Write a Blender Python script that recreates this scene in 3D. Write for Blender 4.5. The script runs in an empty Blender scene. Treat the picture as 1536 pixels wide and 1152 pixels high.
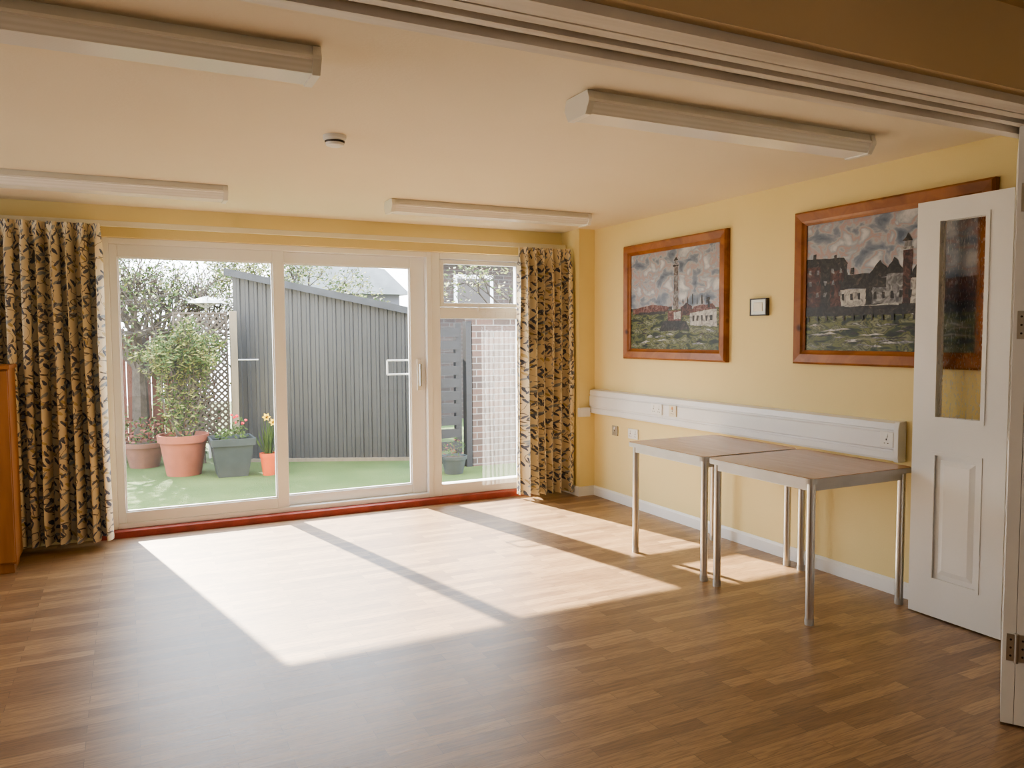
import bpy, math, random
from mathutils import Vector, Matrix, noise
random.seed(7)
S=bpy.context.scene
COL=bpy.context.collection

# ---------------------------------------------------------------- materials
def newmat(name):
    m=bpy.data.materials.new(name); m.use_nodes=True
    nt=m.node_tree; b=nt.nodes["Principled BSDF"]
    return m,nt,b
def N(nt,t,**k):
    n=nt.nodes.new(t)
    for a,v in k.items(): setattr(n,a,v)
    return n
def L(nt,a,b): nt.links.new(a,b)
def c4(c): return (c[0],c[1],c[2],1)
def ramp(nt,fac,stops,interp='LINEAR'):
    r=N(nt,"ShaderNodeValToRGB"); r.color_ramp.interpolation=interp
    e=r.color_ramp.elements
    while len(e)<len(stops): e.new(0.5)
    for i,(p,c) in enumerate(stops): e[i].position=p; e[i].color=c4(c)
    L(nt,fac,r.inputs[0]); return r
def pm(name,c1,c2=None,scale=6,rough=.5,metal=0,bump=0,bscale=None,stretch=(1,1,1),spec=.5,coat=0):
    m,nt,b=newmat(name)
    if c2 is None: c2=tuple(x*.9 for x in c1)
    tc=N(nt,"ShaderNodeTexCoord"); mp=N(nt,"ShaderNodeMapping"); mp.inputs[3].default_value=stretch
    L(nt,tc.outputs["Object"],mp.inputs[0])
    n=N(nt,"ShaderNodeTexNoise"); n.inputs["Scale"].default_value=scale; n.inputs["Detail"].default_value=4
    L(nt,mp.outputs[0],n.inputs["Vector"])
    r=ramp(nt,n.outputs[0],[(.35,c1),(.65,c2)]); L(nt,r.outputs[0],b.inputs["Base Color"])
    b.inputs["Roughness"].default_value=rough; b.inputs["Metallic"].default_value=metal
    b.inputs["Specular IOR Level"].default_value=spec; b.inputs["Coat Weight"].default_value=coat
    if bump:
        n2=N(nt,"ShaderNodeTexNoise"); n2.inputs["Scale"].default_value=bscale or scale*8; n2.inputs["Detail"].default_value=3
        L(nt,mp.outputs[0],n2.inputs["Vector"])
        bp=N(nt,"ShaderNodeBump"); bp.inputs["Strength"].default_value=bump; bp.inputs["Distance"].default_value=.01
        L(nt,n2.outputs[0],bp.inputs["Height"]); L(nt,bp.outputs[0],b.inputs["Normal"])
    return m

M={}
M['wall']=pm("yellow_emulsion",(.82,.69,.37),(.80,.67,.35),1.5,.75,bump=.08,bscale=120)
M['ceil']=pm("cream_ceiling",(.79,.71,.57),(.77,.69,.55),1.2,.85,bump=.1,bscale=90)
M['nearwall']=pm("tan_header",(.72,.57,.36),(.67,.53,.33),1.5,.8)
M['white']=pm("white_gloss_paint",(.84,.84,.83),(.82,.82,.81),3,.35,bump=.03,bscale=40)
M['track']=pm("grey_white_track",(.76,.71,.64),(.60,.55,.49),5,.45,stretch=(.3,4,1))
M['upvc']=pm("white_upvc",(.88,.89,.90),(.86,.87,.88),3,.3)
M['plastic']=pm("cream_plastic",(.78,.73,.58),(.76,.71,.56),8,.4)
M['silver']=pm("beige_silver_face",(.50,.47,.38),(.44,.41,.33),8,.35,.2)
M['wplastic']=pm("white_plastic",(.84,.84,.82),(.82,.82,.80),8,.35)
M['trunk']=pm("trunking_plastic",(.80,.81,.82),(.77,.78,.79),4,.35)
M['batten']=pm("batten_body",(.80,.79,.74),(.77,.76,.71),5,.4)
M['rocker']=pm("orange_neon",(.75,.35,.08),None,8,.4)
M['dark']=pm("dark_plastic",(.05,.04,.035),None,8,.4)
M['chrome']=pm("steel",(.62,.61,.59),(.55,.54,.52),20,.3,1,stretch=(1,1,.1))
M['greymetal']=pm("grey_powdercoat",(.52,.51,.49),(.48,.47,.45),9,.38,.3)
M['tabletop']=pm("beech_laminate",(.50,.32,.18),(.44,.28,.155),5,.24,stretch=(6,.7,1))
M['cab']=pm("cabinet_wood",(.36,.15,.045),(.27,.11,.03),4,.45,stretch=(4,4,.5))
M['redsill']=pm("red_painted_sill",(.42,.09,.07),(.30,.07,.055),9,.5,bump=.2)
M['pot_t']=pm("terracotta",(.27,.08,.045),(.22,.065,.035),7,.7)
M['pot_b']=pm("brown_plastic",(.16,.07,.05),(.12,.055,.04),7,.6)
M['pot_g']=pm("slate_pot",(.045,.055,.058),(.032,.04,.044),7,.5)
M['pot_o']=pm("orange_pot",(.60,.10,.02),(.5,.08,.02),7,.5)
M['soil']=pm("soil",(.05,.035,.025),(.09,.06,.04),30,.95,bump=.5)
M['leaf']=pm("leaf_green",(.025,.05,.009),(.065,.095,.018),12,.65,spec=.2)
M['leaf2']=pm("leaf_yellow",(.15,.16,.04),(.21,.20,.065),12,.65,spec=.2)
M['leafr']=pm("leaf_red",(.13,.035,.025),(.18,.06,.04),12,.65,spec=.2)
M['bark']=pm("bark",(.05,.038,.03),(.09,.07,.055),14,.85,bump=.4)
M['yellowf']=pm("daffodil",(.9,.62,.03),None,9,.5)
M['redf']=pm("red_petals",(.7,.03,.04),None,9,.5)
M['shed']=pm("shed_grey",(.042,.042,.044),(.030,.030,.032),2.5,.5,stretch=(1,1,.25))
M['roof']=pm("shed_roof",(.05,.052,.058),(.035,.036,.04),5,.8)
M['lightwood']=pm("weathered_post",(.20,.16,.115),(.16,.13,.09),6,.8,stretch=(4,4,.4))
M['trellis']=pm("trellis_wood",(.10,.078,.06),(.075,.06,.047),9,.8)
M['slat']=pm("dark_stained_slat",(.014,.014,.019),(.010,.010,.013),9,.6,stretch=(.5,4,4))
M['redfence']=pm("red_brown_fence",(.15,.055,.04),(.11,.042,.03),5,.8,stretch=(4,4,.4))
M['white_fab']=pm("white_canvas",(.7,.7,.7),None,5,.8)
M['concrete']=pm("concrete",(.42,.41,.38),(.35,.34,.31),8,.9)
M['roofpale']=pm("pale_roof",(.32,.33,.34),(.25,.26,.27),4,.8)
M['render']=pm("rendered_wall",(.16,.16,.18),None,4,.8)

def floor_mat():
    m,nt,b=newmat("vinyl_plank_floor")
    tc=N(nt,"ShaderNodeTexCoord")
    br=N(nt,"ShaderNodeTexBrick",offset=.37,offset_frequency=2,squash=1.0)
    for k,v in (("Scale",1),("Mortar Size",.0009),("Mortar Smooth",.3),("Bias",0),("Brick Width",.47),("Row Height",.066)): br.inputs[k].default_value=v
    br.inputs["Color1"].default_value=(0,0,0,1); br.inputs["Color2"].default_value=(1,1,1,1); br.inputs["Mortar"].default_value=(.3,.3,.3,1)
    L(nt,tc.outputs["Object"],br.inputs["Vector"])
    sc=N(nt,"ShaderNodeVectorMath",operation='MULTIPLY'); sc.inputs[1].default_value=(17,9,0)
    L(nt,br.outputs["Color"],sc.inputs[0])
    ad=N(nt,"ShaderNodeVectorMath",operation='ADD'); L(nt,tc.outputs["Object"],ad.inputs[0]); L(nt,sc.outputs[0],ad.inputs[1])
    mp=N(nt,"ShaderNodeMapping"); mp.inputs[3].default_value=(3.0,44,1); L(nt,ad.outputs[0],mp.inputs[0])
    n=N(nt,"ShaderNodeTexNoise"); n.inputs["Scale"].default_value=2.4; n.inputs["Detail"].default_value=8; n.inputs["Distortion"].default_value=1.0
    L(nt,mp.outputs[0],n.inputs["Vector"])
    base=ramp(nt,br.outputs["Color"],[(0,(.225,.125,.053)),(.5,(.315,.188,.085)),(1,(.41,.258,.125))])
    gr=ramp(nt,n.outputs[0],[(.3,(.48,.44,.40)),(.6,(1.12,1.12,1.12))])
    mx=N(nt,"ShaderNodeMixRGB",blend_type='MULTIPLY'); mx.inputs[0].default_value=.9
    L(nt,base.outputs[0],mx.inputs[1]); L(nt,gr.outputs[0],mx.inputs[2])
    mo=N(nt,"ShaderNodeMixRGB",blend_type='MIX'); L(nt,br.outputs["Fac"],mo.inputs[0]); L(nt,mx.outputs[0],mo.inputs[1]); mo.inputs[2].default_value=(.08,.045,.025,1)
    L(nt,mo.outputs[0],b.inputs["Base Color"])
    rr=N(nt,"ShaderNodeMapRange"); rr.inputs[3].default_value=.36; rr.inputs[4].default_value=.48
    L(nt,n.outputs[0],rr.inputs[0]); L(nt,rr.outputs[0],b.inputs["Roughness"])
    bp=N(nt,"ShaderNodeBump"); bp.inputs["Strength"].default_value=.10; bp.inputs["Distance"].default_value=.003
    L(nt,n.outputs[0],bp.inputs["Height"]); L(nt,bp.outputs[0],b.inputs["Normal"])
    b.inputs["Specular IOR Level"].default_value=1.0; b.inputs["IOR"].default_value=1.75
    return m
M['floor']=floor_mat()

def glass_mat(name,haze,refl=.06,tint=(1,1,1)):
    m=bpy.data.materials.new(name); m.use_nodes=True; nt=m.node_tree; nt.nodes.clear()
    o=N(nt,"ShaderNodeOutputMaterial"); t=N(nt,"ShaderNodeBsdfTransparent"); t.inputs[0].default_value=c4(tint)
    g=N(nt,"ShaderNodeBsdfGlossy"); g.inputs["Roughness"].default_value=.02
    tr=N(nt,"ShaderNodeBsdfTranslucent"); tr.inputs[0].default_value=(.9,.95,1,1)
    fr=N(nt,"ShaderNodeFresnel"); fr.inputs[0].default_value=1.3
    nz=N(nt,"ShaderNodeTexNoise"); nz.inputs["Scale"].default_value=2.5; nz.inputs["Detail"].default_value=4
    mr=N(nt,"ShaderNodeMapRange"); mr.inputs[3].default_value=haze*.5; mr.inputs[4].default_value=haze*1.5; L(nt,nz.outputs[0],mr.inputs[0])
    a=N(nt,"ShaderNodeMixShader"); L(nt,mr.outputs[0],a.inputs[0]); L(nt,t.outputs[0],a.inputs[1]); L(nt,tr.outputs[0],a.inputs[2])
    b=N(nt,"ShaderNodeMixShader"); L(nt,fr.outputs[0],b.inputs[0]); L(nt,a.outputs[0],b.inputs[1]); L(nt,g.outputs[0],b.inputs[2])
    L(nt,b.outputs[0],o.inputs[0]); return m
M['glass']=glass_mat("window_glass",.005)
def frost():
    m,nt,b=newmat("obscure_glass")
    b.inputs["Base Color"].default_value=(.98,.98,.98,1); b.inputs["Transmission Weight"].default_value=1.0; b.inputs["IOR"].default_value=1.08
    n=N(nt,"ShaderNodeTexNoise"); n.inputs["Scale"].default_value=30
    mr=N(nt,"ShaderNodeMapRange"); mr.inputs[3].default_value=.20; mr.inputs[4].default_value=.32; L(nt,n.outputs[0],mr.inputs[0]); L(nt,mr.outputs[0],b.inputs["Roughness"])
    tr=N(nt,"ShaderNodeBsdfTransparent"); ms=N(nt,"ShaderNodeMixShader"); ms.inputs[0].default_value=.35
    L(nt,b.outputs[0],ms.inputs[1]); L(nt,tr.outputs[0],ms.inputs[2]); L(nt,ms.outputs[0],nt.nodes["Material Output"].inputs[0])
    return m
M['frost']=frost()
def net_mat():
    m=bpy.data.materials.new("net_fabric"); m.use_nodes=True; nt=m.node_tree; nt.nodes.clear()
    o=N(nt,"ShaderNodeOutputMaterial"); t=N(nt,"ShaderNodeBsdfTransparent"); tr=N(nt,"ShaderNodeBsdfTranslucent"); tr.inputs[0].default_value=(.9,.9,.9,1)
    w=N(nt,"ShaderNodeTexNoise"); w.inputs["Scale"].default_value=12
    mr=N(nt,"ShaderNodeMapRange"); mr.inputs[3].default_value=.06; mr.inputs[4].default_value=.14; L(nt,w.outputs[0],mr.inputs[0])
    a=N(nt,"ShaderNodeMixShader"); L(nt,mr.outputs[0],a.inputs[0]); L(nt,t.outputs[0],a.inputs[1]); L(nt,tr.outputs[0],a.inputs[2]); L(nt,a.outputs[0],o.inputs[0]); return m
M['net']=net_mat()

def curtain_mat():
    m,nt,b=newmat("vine_print_fabric")
    uv=N(nt,"ShaderNodeUVMap"); uv.uv_map="UVMap"
    dn=N(nt,"ShaderNodeTexNoise"); dn.inputs["Scale"].default_value=14; L(nt,uv.outputs[0],dn.inputs["Vector"])
    dm=N(nt,"ShaderNodeVectorMath",operation='MULTIPLY_ADD'); L(nt,dn.outputs["Color"],dm.inputs[0]); dm.inputs[1].default_value=(.04,.04,0); L(nt,uv.outputs[0],dm.inputs[2])
    def vor(rot,scale,off,rnd=.8):
        mp=N(nt,"ShaderNodeMapping")
        m0=N(nt,"ShaderNodeMapping"); m0.inputs[2].default_value=(0,0,rot); L(nt,dm.outputs[0],m0.inputs[0])
        mp.inputs[1].default_value=off; mp.inputs[3].default_value=scale; L(nt,m0.outputs[0],mp.inputs[0])
        v=N(nt,"ShaderNodeTexVoronoi"); v.inputs["Scale"].default_value=1; v.inputs["Randomness"].default_value=rnd; v.voronoi_dimensions='2D'
        L(nt,mp.outputs[0],v.inputs["Vector"]); return v.outputs["Distance"]
    def less(s,t):
        n=N(nt,"ShaderNodeMath",operation='LESS_THAN'); L(nt,s,n.inputs[0]); n.inputs[1].default_value=t; return n.outputs[0]
    nz=N(nt,"ShaderNodeTexNoise"); nz.inputs["Scale"].default_value=7; nz.inputs["Detail"].default_value=1.5; L(nt,uv.outputs[0],nz.inputs["Vector"])
    basec=ramp(nt,nz.outputs[0],[(.3,(.68,.58,.41)),(.7,(.74,.64,.46))])
    cur=basec.outputs[0]
    layers=[(vor(.7,(5.5,16,1),(3,1,0)),.15,(.50,.39,.20)),(vor(-.5,(5.5,17,1),(7,4,0)),.17,(.30,.33,.36)),
            (vor(1.0,(6.5,18,1),(1,9,0)),.16,(.09,.10,.14)),(vor(-.8,(6,19,1),(5,2,0)),.155,(.13,.14,.19)),(vor(.2,(4,22,1),(15,12,0)),.11,(.14,.12,.11))]
    for d,t,c in layers:
        mx=N(nt,"ShaderNodeMixRGB"); L(nt,less(d,t),mx.inputs[0]); L(nt,cur,mx.inputs[1]); mx.inputs[2].default_value=c4(c); cur=mx.outputs[0]
    sb=N(nt,"ShaderNodeMath",operation='SUBTRACT'); L(nt,nz.outputs[0],sb.inputs[0]); sb.inputs[1].default_value=.5
    ab=N(nt,"ShaderNodeMath",operation='ABSOLUTE'); L(nt,sb.outputs[0],ab.inputs[0])
    mx=N(nt,"ShaderNodeMixRGB"); L(nt,less(ab.outputs[0],.006),mx.inputs[0]); L(nt,cur,mx.inputs[1]); mx.inputs[2].default_value=(.18,.16,.15,1)
    L(nt,mx.outputs[0],b.inputs["Base Color"]); b.inputs["Roughness"].default_value=.85; b.inputs["Sheen Weight"].default_value=.05
    tr=N(nt,"ShaderNodeBsdfTranslucent"); L(nt,mx.outputs[0],tr.inputs[0])
    ms=N(nt,"ShaderNodeMixShader"); ms.inputs[0].default_value=.03; L(nt,b.outputs[0],ms.inputs[1]); L(nt,tr.outputs[0],ms.inputs[2])
    L(nt,ms.outputs[0],nt.nodes["Material Output"].inputs[0])
    return m
M['curtain']=curtain_mat()

def brick_mat(name,c1,c2,mort):
    m,nt,b=newmat(name); tc=N(nt,"ShaderNodeTexCoord")
    mp=N(nt,"ShaderNodeMapping"); mp.inputs[2].default_value=(math.radians(90),0,0); L(nt,tc.outputs["Object"],mp.inputs[0])
    br=N(nt,"ShaderNodeTexBrick"); br.inputs["Color1"].default_value=c4(c1); br.inputs["Color2"].default_value=c4(c2); br.inputs["Mortar"].default_value=c4(mort)
    for k,v in (("Scale",1),("Mortar Size",.006),("Brick Width",.225),("Row Height",.075)): br.inputs[k].default_value=v
    L(nt,mp.outputs[0],br.inputs["Vector"]); L(nt,br.outputs[0],b.inputs["Base Color"]); b.inputs["Roughness"].default_value=.9
    return m
M['brick']=brick_mat("brickwork",(.12,.07,.055),(.06,.042,.038),(.2,.19,.18))
M['housebrick']=brick_mat("house_brick",(.065,.042,.036),(.04,.03,.028),(.09,.085,.08))
def lawn_mat():
    m,nt,b=newmat("artificial_turf"); tc=N(nt,"ShaderNodeTexCoord")
    a=N(nt,"ShaderNodeTexNoise"); a.inputs["Scale"].default_value=1.3; a.inputs["Detail"].default_value=8; L(nt,tc.outputs["Object"],a.inputs["Vector"])
    r=ramp(nt,a.outputs[0],[(.3,(.05,.10,.013)),(.7,(.115,.16,.04))]); L(nt,r.outputs[0],b.inputs["Base Color"]); b.inputs["Roughness"].default_value=.8
    n=N(nt,"ShaderNodeTexNoise"); n.inputs["Scale"].default_value=120; L(nt,tc.outputs["Object"],n.inputs["Vector"])
    bp=N(nt,"ShaderNodeBump"); bp.inputs["Distance"].default_value=.02; L(nt,n.outputs[0],bp.inputs["Height"]); L(nt,bp.outputs[0],b.inputs["Normal"]); return m
M['lawn']=lawn_mat()
def frame_mat():
    m,nt,b=newmat("knotty_pine_stain"); tc=N(nt,"ShaderNodeTexCoord")
    n=N(nt,"ShaderNodeTexNoise"); n.inputs["Scale"].default_value=6; n.inputs["Detail"].default_value=5; n.inputs["Distortion"].default_value=1.5; L(nt,tc.outputs["Object"],n.inputs["Vector"])
    r=ramp(nt,n.outputs[0],[(.3,(.21,.068,.014)),(.65,(.35,.130,.030))])
    v=N(nt,"ShaderNodeTexVoronoi"); v.inputs["Scale"].default_value=5; L(nt,tc.outputs["Object"],v.inputs["Vector"])
    k=ramp(nt,v.outputs["Distance"],[(.05,(.25,.2,.2)),(.14,(1,1,1))])
    mx=N(nt,"ShaderNodeMixRGB",blend_type='MULTIPLY'); mx.inputs[0].default_value=1; L(nt,r.outputs[0],mx.inputs[1]); L(nt,k.outputs[0],mx.inputs[2])
    L(nt,mx.outputs[0],b.inputs["Base Color"]); b.inputs["Roughness"].default_value=.4; return m
M['frame']=frame_mat()
def paint(name,stops,scale,stretch,dist=2.0,rough=.45):
    m,nt,b=newmat(name); tc=N(nt,"ShaderNodeTexCoord"); mp=N(nt,"ShaderNodeMapping"); mp.inputs[3].default_value=stretch; L(nt,tc.outputs["Object"],mp.inputs[0])
    n=N(nt,"ShaderNodeTexNoise"); n.inputs["Scale"].default_value=scale; n.inputs["Detail"].default_value=6; n.inputs["Distortion"].default_value=dist; L(nt,mp.outputs[0],n.inputs["Vector"])
    r=ramp(nt,n.outputs[0],stops); L(nt,r.outputs[0],b.inputs["Base Color"]); b.inputs["Roughness"].default_value=rough
    bp=N(nt,"ShaderNodeBump"); bp.inputs["Strength"].default_value=.2; bp.inputs["Distance"].default_value=.004; L(nt,n.outputs[0],bp.inputs["Height"]); L(nt,bp.outputs[0],b.inputs["Normal"])
    return m
M['psky']=paint("painted_sky",[(.30,(.09,.12,.18)),(.42,(.20,.24,.31)),(.48,(.36,.38,.43)),(.52,(.40,.29,.28)),(.56,(.30,.34,.41)),(.64,(.54,.55,.57)),(.74,(.68,.70,.72))],5.2,(1.4,1,1.9),.45)
M['psea']=paint("painted_sea",[(.36,(.008,.014,.009)),(.44,(.03,.05,.02)),(.50,(.16,.17,.055)),(.54,(.03,.045,.025)),(.60,(.24,.25,.14)),(.66,(.05,.06,.04)),(.72,(.5,.52,.47))],6,(1.5,1,4.0),.8)
M['pw']=paint("paint_white",[(.35,(.16,.16,.17)),(.5,(.40,.39,.37)),(.62,(.54,.53,.51))],6,(3,1,3))
M['pk']=paint("paint_black",[(.4,(.010,.010,.011)),(.6,(.04,.035,.033)),(.72,(.12,.09,.07))],7,(3,1,3))
M['pb']=paint("paint_brick",[(.4,(.03,.013,.013)),(.55,(.09,.035,.03)),(.7,(.16,.09,.07))],7,(3,1,3))
M['pr']=paint("paint_red",[(.35,(.05,.02,.02)),(.5,(.14,.045,.035)),(.66,(.24,.15,.13))],7,(3,1,3))
M['pg']=paint("paint_grey",[(.35,(.08,.08,.09)),(.5,(.18,.18,.19)),(.66,(.34,.34,.35))],7,(3,1,3))
M['pt']=paint("paint_tower",[(.35,(.07,.055,.055)),(.5,(.14,.115,.11)),(.66,(.28,.26,.25))],7,(3,1,3))

# ---------------------------------------------------------------- mesh helpers
class MB:
    def __init__(s): s.v=[];s.f=[];s.mi=[];s.mats=[];s.uv=None
    def m(s,mat):
        if isinstance(mat,str): mat=M[mat]
        if mat not in s.mats: s.mats.append(mat)
        return s.mats.index(mat)
    def add(s,vs,fs,mat):
        o=len(s.v); s.v+= [tuple(v) for v in vs]; i=s.m(mat)
        for f in fs: s.f.append(tuple(o+k for k in f)); s.mi.append(i)
    def box(s,x0,x1,y0,y1,z0,z1,mat):
        s.add([(x0,y0,z0),(x1,y0,z0),(x1,y1,z0),(x0,y1,z0),(x0,y0,z1),(x1,y0,z1),(x1,y1,z1),(x0,y1,z1)],
              [(0,3,2,1),(4,5,6,7),(0,1,5,4),(1,2,6,5),(2,3,7,6),(3,0,4,7)],mat)
    def ext(s,prof,axis,a,b,mat):
        def mk(p,t): return {0:(t,p[0],p[1]),1:(p[0],t,p[1]),2:(p[0],p[1],t)}[axis]
        n=len(prof); vs=[mk(p,a) for p in prof]+[mk(p,b) for p in prof]
        fs=[(i,(i+1)%n,n+(i+1)%n,n+i) for i in range(n)]+[tuple(range(n-1,-1,-1)),tuple(range(n,2*n))]
        s.add(vs,fs,mat)
    def tube(s,p0,p1,r0,r1,mat,n=12,cap=True):
        p0=Vector(p0);p1=Vector(p1);d=(p1-p0).normalized()
        a=d.orthogonal().normalized(); b=d.cross(a)
        vs=[]
        for p,r in((p0,r0),(p1,r1)):
            for i in range(n):
                t=2*math.pi*i/n; vs.append(p+a*math.cos(t)*r+b*math.sin(t)*r)
        fs=[(i,(i+1)%n,n+(i+1)%n,n+i) for i in range(n)]
        if cap: fs+=[tuple(range(n-1,-1,-1)),tuple(range(n,2*n))]
        s.add(vs,fs,mat)
    def lathe(s,prof,mat,n=28,c=(0,0,0),cap=True):
        vs=[];k=len(prof)
        for r,z in prof:
            for i in range(n):
                t=2*math.pi*i/n; vs.append((c[0]+r*math.cos(t),c[1]+r*math.sin(t),c[2]+z))
        fs=[(j*n+i,j*n+(i+1)%n,(j+1)*n+(i+1)%n,(j+1)*n+i) for j in range(k-1) for i in range(n)]
        if cap: fs+=[tuple(range(n-1,-1,-1)),tuple((k-1)*n+i for i in range(n))]
        s.add(vs,fs,mat)
    def mesh(s,name,smooth=False):
        me=bpy.data.meshes.new(name); me.from_pydata(s.v,[],s.f)
        for m in s.mats: me.materials.append(m)
        me.polygons.foreach_set("material_index",s.mi)
        if smooth: me.polygons.foreach_set("use_smooth",[True]*len(me.polygons))
        me.update(); return me
def fin(o,bevel,recalc=True):
    if recalc:
        import bmesh
        bm=bmesh.new(); bm.from_mesh(o.data); bmesh.ops.recalc_face_normals(bm,faces=bm.faces); bm.to_mesh(o.data); bm.free()
    if bevel:
        b=o.modifiers.new("b","BEVEL"); b.width=bevel; b.segments=2; b.limit_method='ANGLE'; b.angle_limit=.7
def smooth_angle(o,deg=35):
    import bmesh
    bm=bmesh.new(); bm.from_mesh(o.data)
    for f in bm.faces: f.smooth=True
    for e in bm.edges:
        e.smooth = (len(e.link_faces)==2 and e.calc_face_angle(3)<math.radians(deg))
    bm.to_mesh(o.data); bm.free()
def E(name,loc,label,cat,rz=0,group=None,kind=None):
    o=bpy.data.objects.new(name,None); o.empty_display_size=.1; o.location=loc; o.rotation_euler=(0,0,rz); COL.objects.link(o)
    o["label"]=label
    if cat: o["category"]=cat
    if group:o["group"]=group
    if kind:o["kind"]=kind
    return o
def P(mb,name,parent,label=None,bevel=0,smooth=False,recalc=True):
    o=bpy.data.objects.new(name,mb.mesh(name)); COL.objects.link(o); o.parent=parent
    if label:o["label"]=label
    fin(o,bevel,recalc)
    if smooth: smooth_angle(o)
    return o
def T(mb,name,label,cat=None,kind=None,bevel=0,smooth=False,loc=(0,0,0),rz=0,group=None,recalc=True):
    o=bpy.data.objects.new(name,mb.mesh(name,smooth)); COL.objects.link(o); o.location=loc; o.rotation_euler=(0,0,rz)
    o["label"]=label
    if cat:o["category"]=cat
    if kind:o["kind"]=kind
    if group:o["group"]=group
    fin(o,bevel,recalc); return o

XR=3.78; YB=6.25; H=2.385; XL=-3.2; YN=-3.0
RW=-math.pi/2
# ---------------------------------------------------------------- shell
mb=MB(); mb.box(XL-.1,XR+.1,YN-.1,6.24,-.1,0,'floor'); T(mb,"floor","brown wood-effect vinyl plank floor","floor","structure")
mb=MB(); mb.box(XL-.1,XR+.1,1.85,YB+.17,H,H+.1,'ceil'); T(mb,"ceiling","cream painted plaster ceiling","ceiling","structure")
mb=MB(); mb.box(XL-.1,XR+.1,YN-.1,1.56,2.46,2.56,'nearwall'); T(mb,"ceiling","tan painted ceiling before the folding partition","ceiling","structure")
mb=MB(); mb.box(XR,XR+.1,YN,YB+.17,-.1,2.5,'wall')
T(mb,"wall_right","pale yellow painted wall","wall","structure")
mb=MB(); mb.box(3.62,XR-.001,5.94,YB-.001,0,H,'wall'); T(mb,"trim_3","pale yellow boxed corner column","column","structure")
mb=MB(); mb.box(XL,-.13,YB,YB+.17,-.1,H,'wall'); mb.box(3.28,XR,YB,YB+.17,-.1,H,'wall'); mb.box(-.13,3.28,YB,YB+.17,2.165,H,'wall')
T(mb,"wall_back","pale yellow wall around the glazed doors","wall","structure")
mb=MB(); mb.box(XL-.1,XL,YN,YB+.17,-.1,2.5,'wall'); T(mb,"wall_left","pale yellow side wall","wall","structure")
mb=MB(); mb.box(XL,XR,YN-.1,YN,-.1,2.5,'nearwall'); T(mb,"wall_front","tan painted end wall","wall","structure")
prof=[(1.86,H+.05),(1.86,2.19),(1.815,2.19),(1.815,2.215),(1.79,2.215),(1.79,2.25),(1.765,2.25),(1.765,2.195),(1.735,2.195),(1.735,2.235),(1.70,2.235),(1.70,2.195),(1.665,2.195),(1.665,2.24),(1.635,2.24),(1.635,2.185),(1.57,2.185),(1.57,H+.05)]
mb=MB(); mb.ext(prof,0,XL,XR,'track'); T(mb,"trim_1","painted stepped track of a folding partition","track","structure")
mb=MB(); mb.box(XL,XR,1.53,1.569,2.21,2.46,'nearwall'); T(mb,"trim_4","tan painted header above the partition track","header","structure")
mb=MB(); mb.ext([(XR-.018,0),(XR-.018,.07),(XR-.008,.085),(XR,.085),(XR,0)],1,1.9,5.94,'white'); T(mb,"baseboard_right","white gloss skirting board","baseboard","structure")
mb=MB(); mb.box(3.602,3.62,5.922,YB,0,.085,'white'); mb.box(3.62,XR-.018,5.922,5.94,0,.085,'white'); T(mb,"baseboard_back","white gloss skirting around the column","baseboard","structure")
mb=MB(); mb.box(-.25,3.3,6.215,6.46,-.02,.05,'redsill'); T(mb,"trim_2","red painted threshold under the sliding doors","threshold","structure",bevel=.008)

# ---------------------------------------------------------------- windows
def bars(mb,x0,x1,z0,z1,y0,y1,l,r,b,t,mat='upvc'):
    mb.box(x0,x0+l,y0,y1,z0,z1,mat); mb.box(x1-r,x1,y0,y1,z0,z1,mat)
    mb.box(x0+l,x1-r,y0,y1,z0,z0+b,mat); mb.box(x0+l,x1-r,y0,y1,z1-t,z1,mat)
w=E("window_1",(0,0,0),"white plastic sliding patio door with two tall panes","sliding door",kind="structure")
mb=MB(); bars(mb,-.13,2.36,.05,2.165,6.29,6.42,.04,.045,.04,.045); P(mb,"frame",w,bevel=.004)
for x0,x1,l,r,y0 in ((-.09,1.135,.055,.09,6.30),(1.07,2.315,.065,.13,6.35)):
    mb=MB(); bars(mb,x0,x1,.09,2.12,y0,y0+.045,l,r,.08,.09); 
    bars(mb,x0+l-.002,x1-r+.002,.168,2.032,y0+.01,y0+.035,.012,.012,.012,.012)
    s=P(mb,"sash",w,bevel=.004)
    mb=MB(); y=y0+.022; mb.add([(x0+l,y,.17),(x1-r,y,.17),(x1-r,y,2.03),(x0+l,y,2.03)],[(0,1,2,3)],'glass'); P(mb,"glass_pane",s)
mb=MB(); mb.box(2.235,2.275,6.325,6.35,.98,1.25,'wplastic'); mb.tube((2.255,6.30,1.02),(2.255,6.30,1.21),.011,.011,'chrome'); mb.box(2.247,2.263,6.30,6.33,1.02,1.04,'chrome'); mb.box(2.247,2.263,6.30,6.33,1.19,1.21,'chrome')
P(mb,"handle",w,"white and silver door handle",bevel=.003)
mb=MB()  # looped bar modelled as a stand-in for the handle's reflection
for a,b in (((2.17,1.12),(2.0,1.12)),((2.0,1.12),(2.0,1.24)),((2.0,1.24),(2.17,1.24))): mb.tube((a[0],6.43,a[1]),(b[0],6.43,b[1]),.008,.008,'greymetal')
mb.tube((2.17,6.43,1.12),(2.2,6.39,1.12),.008,.008,'greymetal'); mb.tube((2.17,6.43,1.24),(2.2,6.39,1.24),.008,.008,'greymetal')
P(mb,"handle",w,"silver looped outside pull handle")
w=E("window_2",(0,0,0),"white plastic side window with a small top vent","window",kind="structure")
mb=MB(); bars(mb,2.36,3.28,.05,2.165,6.30,6.41,.08,.06,.10,.055); mb.box(2.44,3.22,6.30,6.41,1.60,1.695,'upvc'); P(mb,"frame",w,bevel=.004)
mb=MB(); bars(mb,2.445,3.215,1.70,2.105,6.31,6.37,.035,.035,.035,.035); s=P(mb,"sash",w,bevel=.004)
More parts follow.
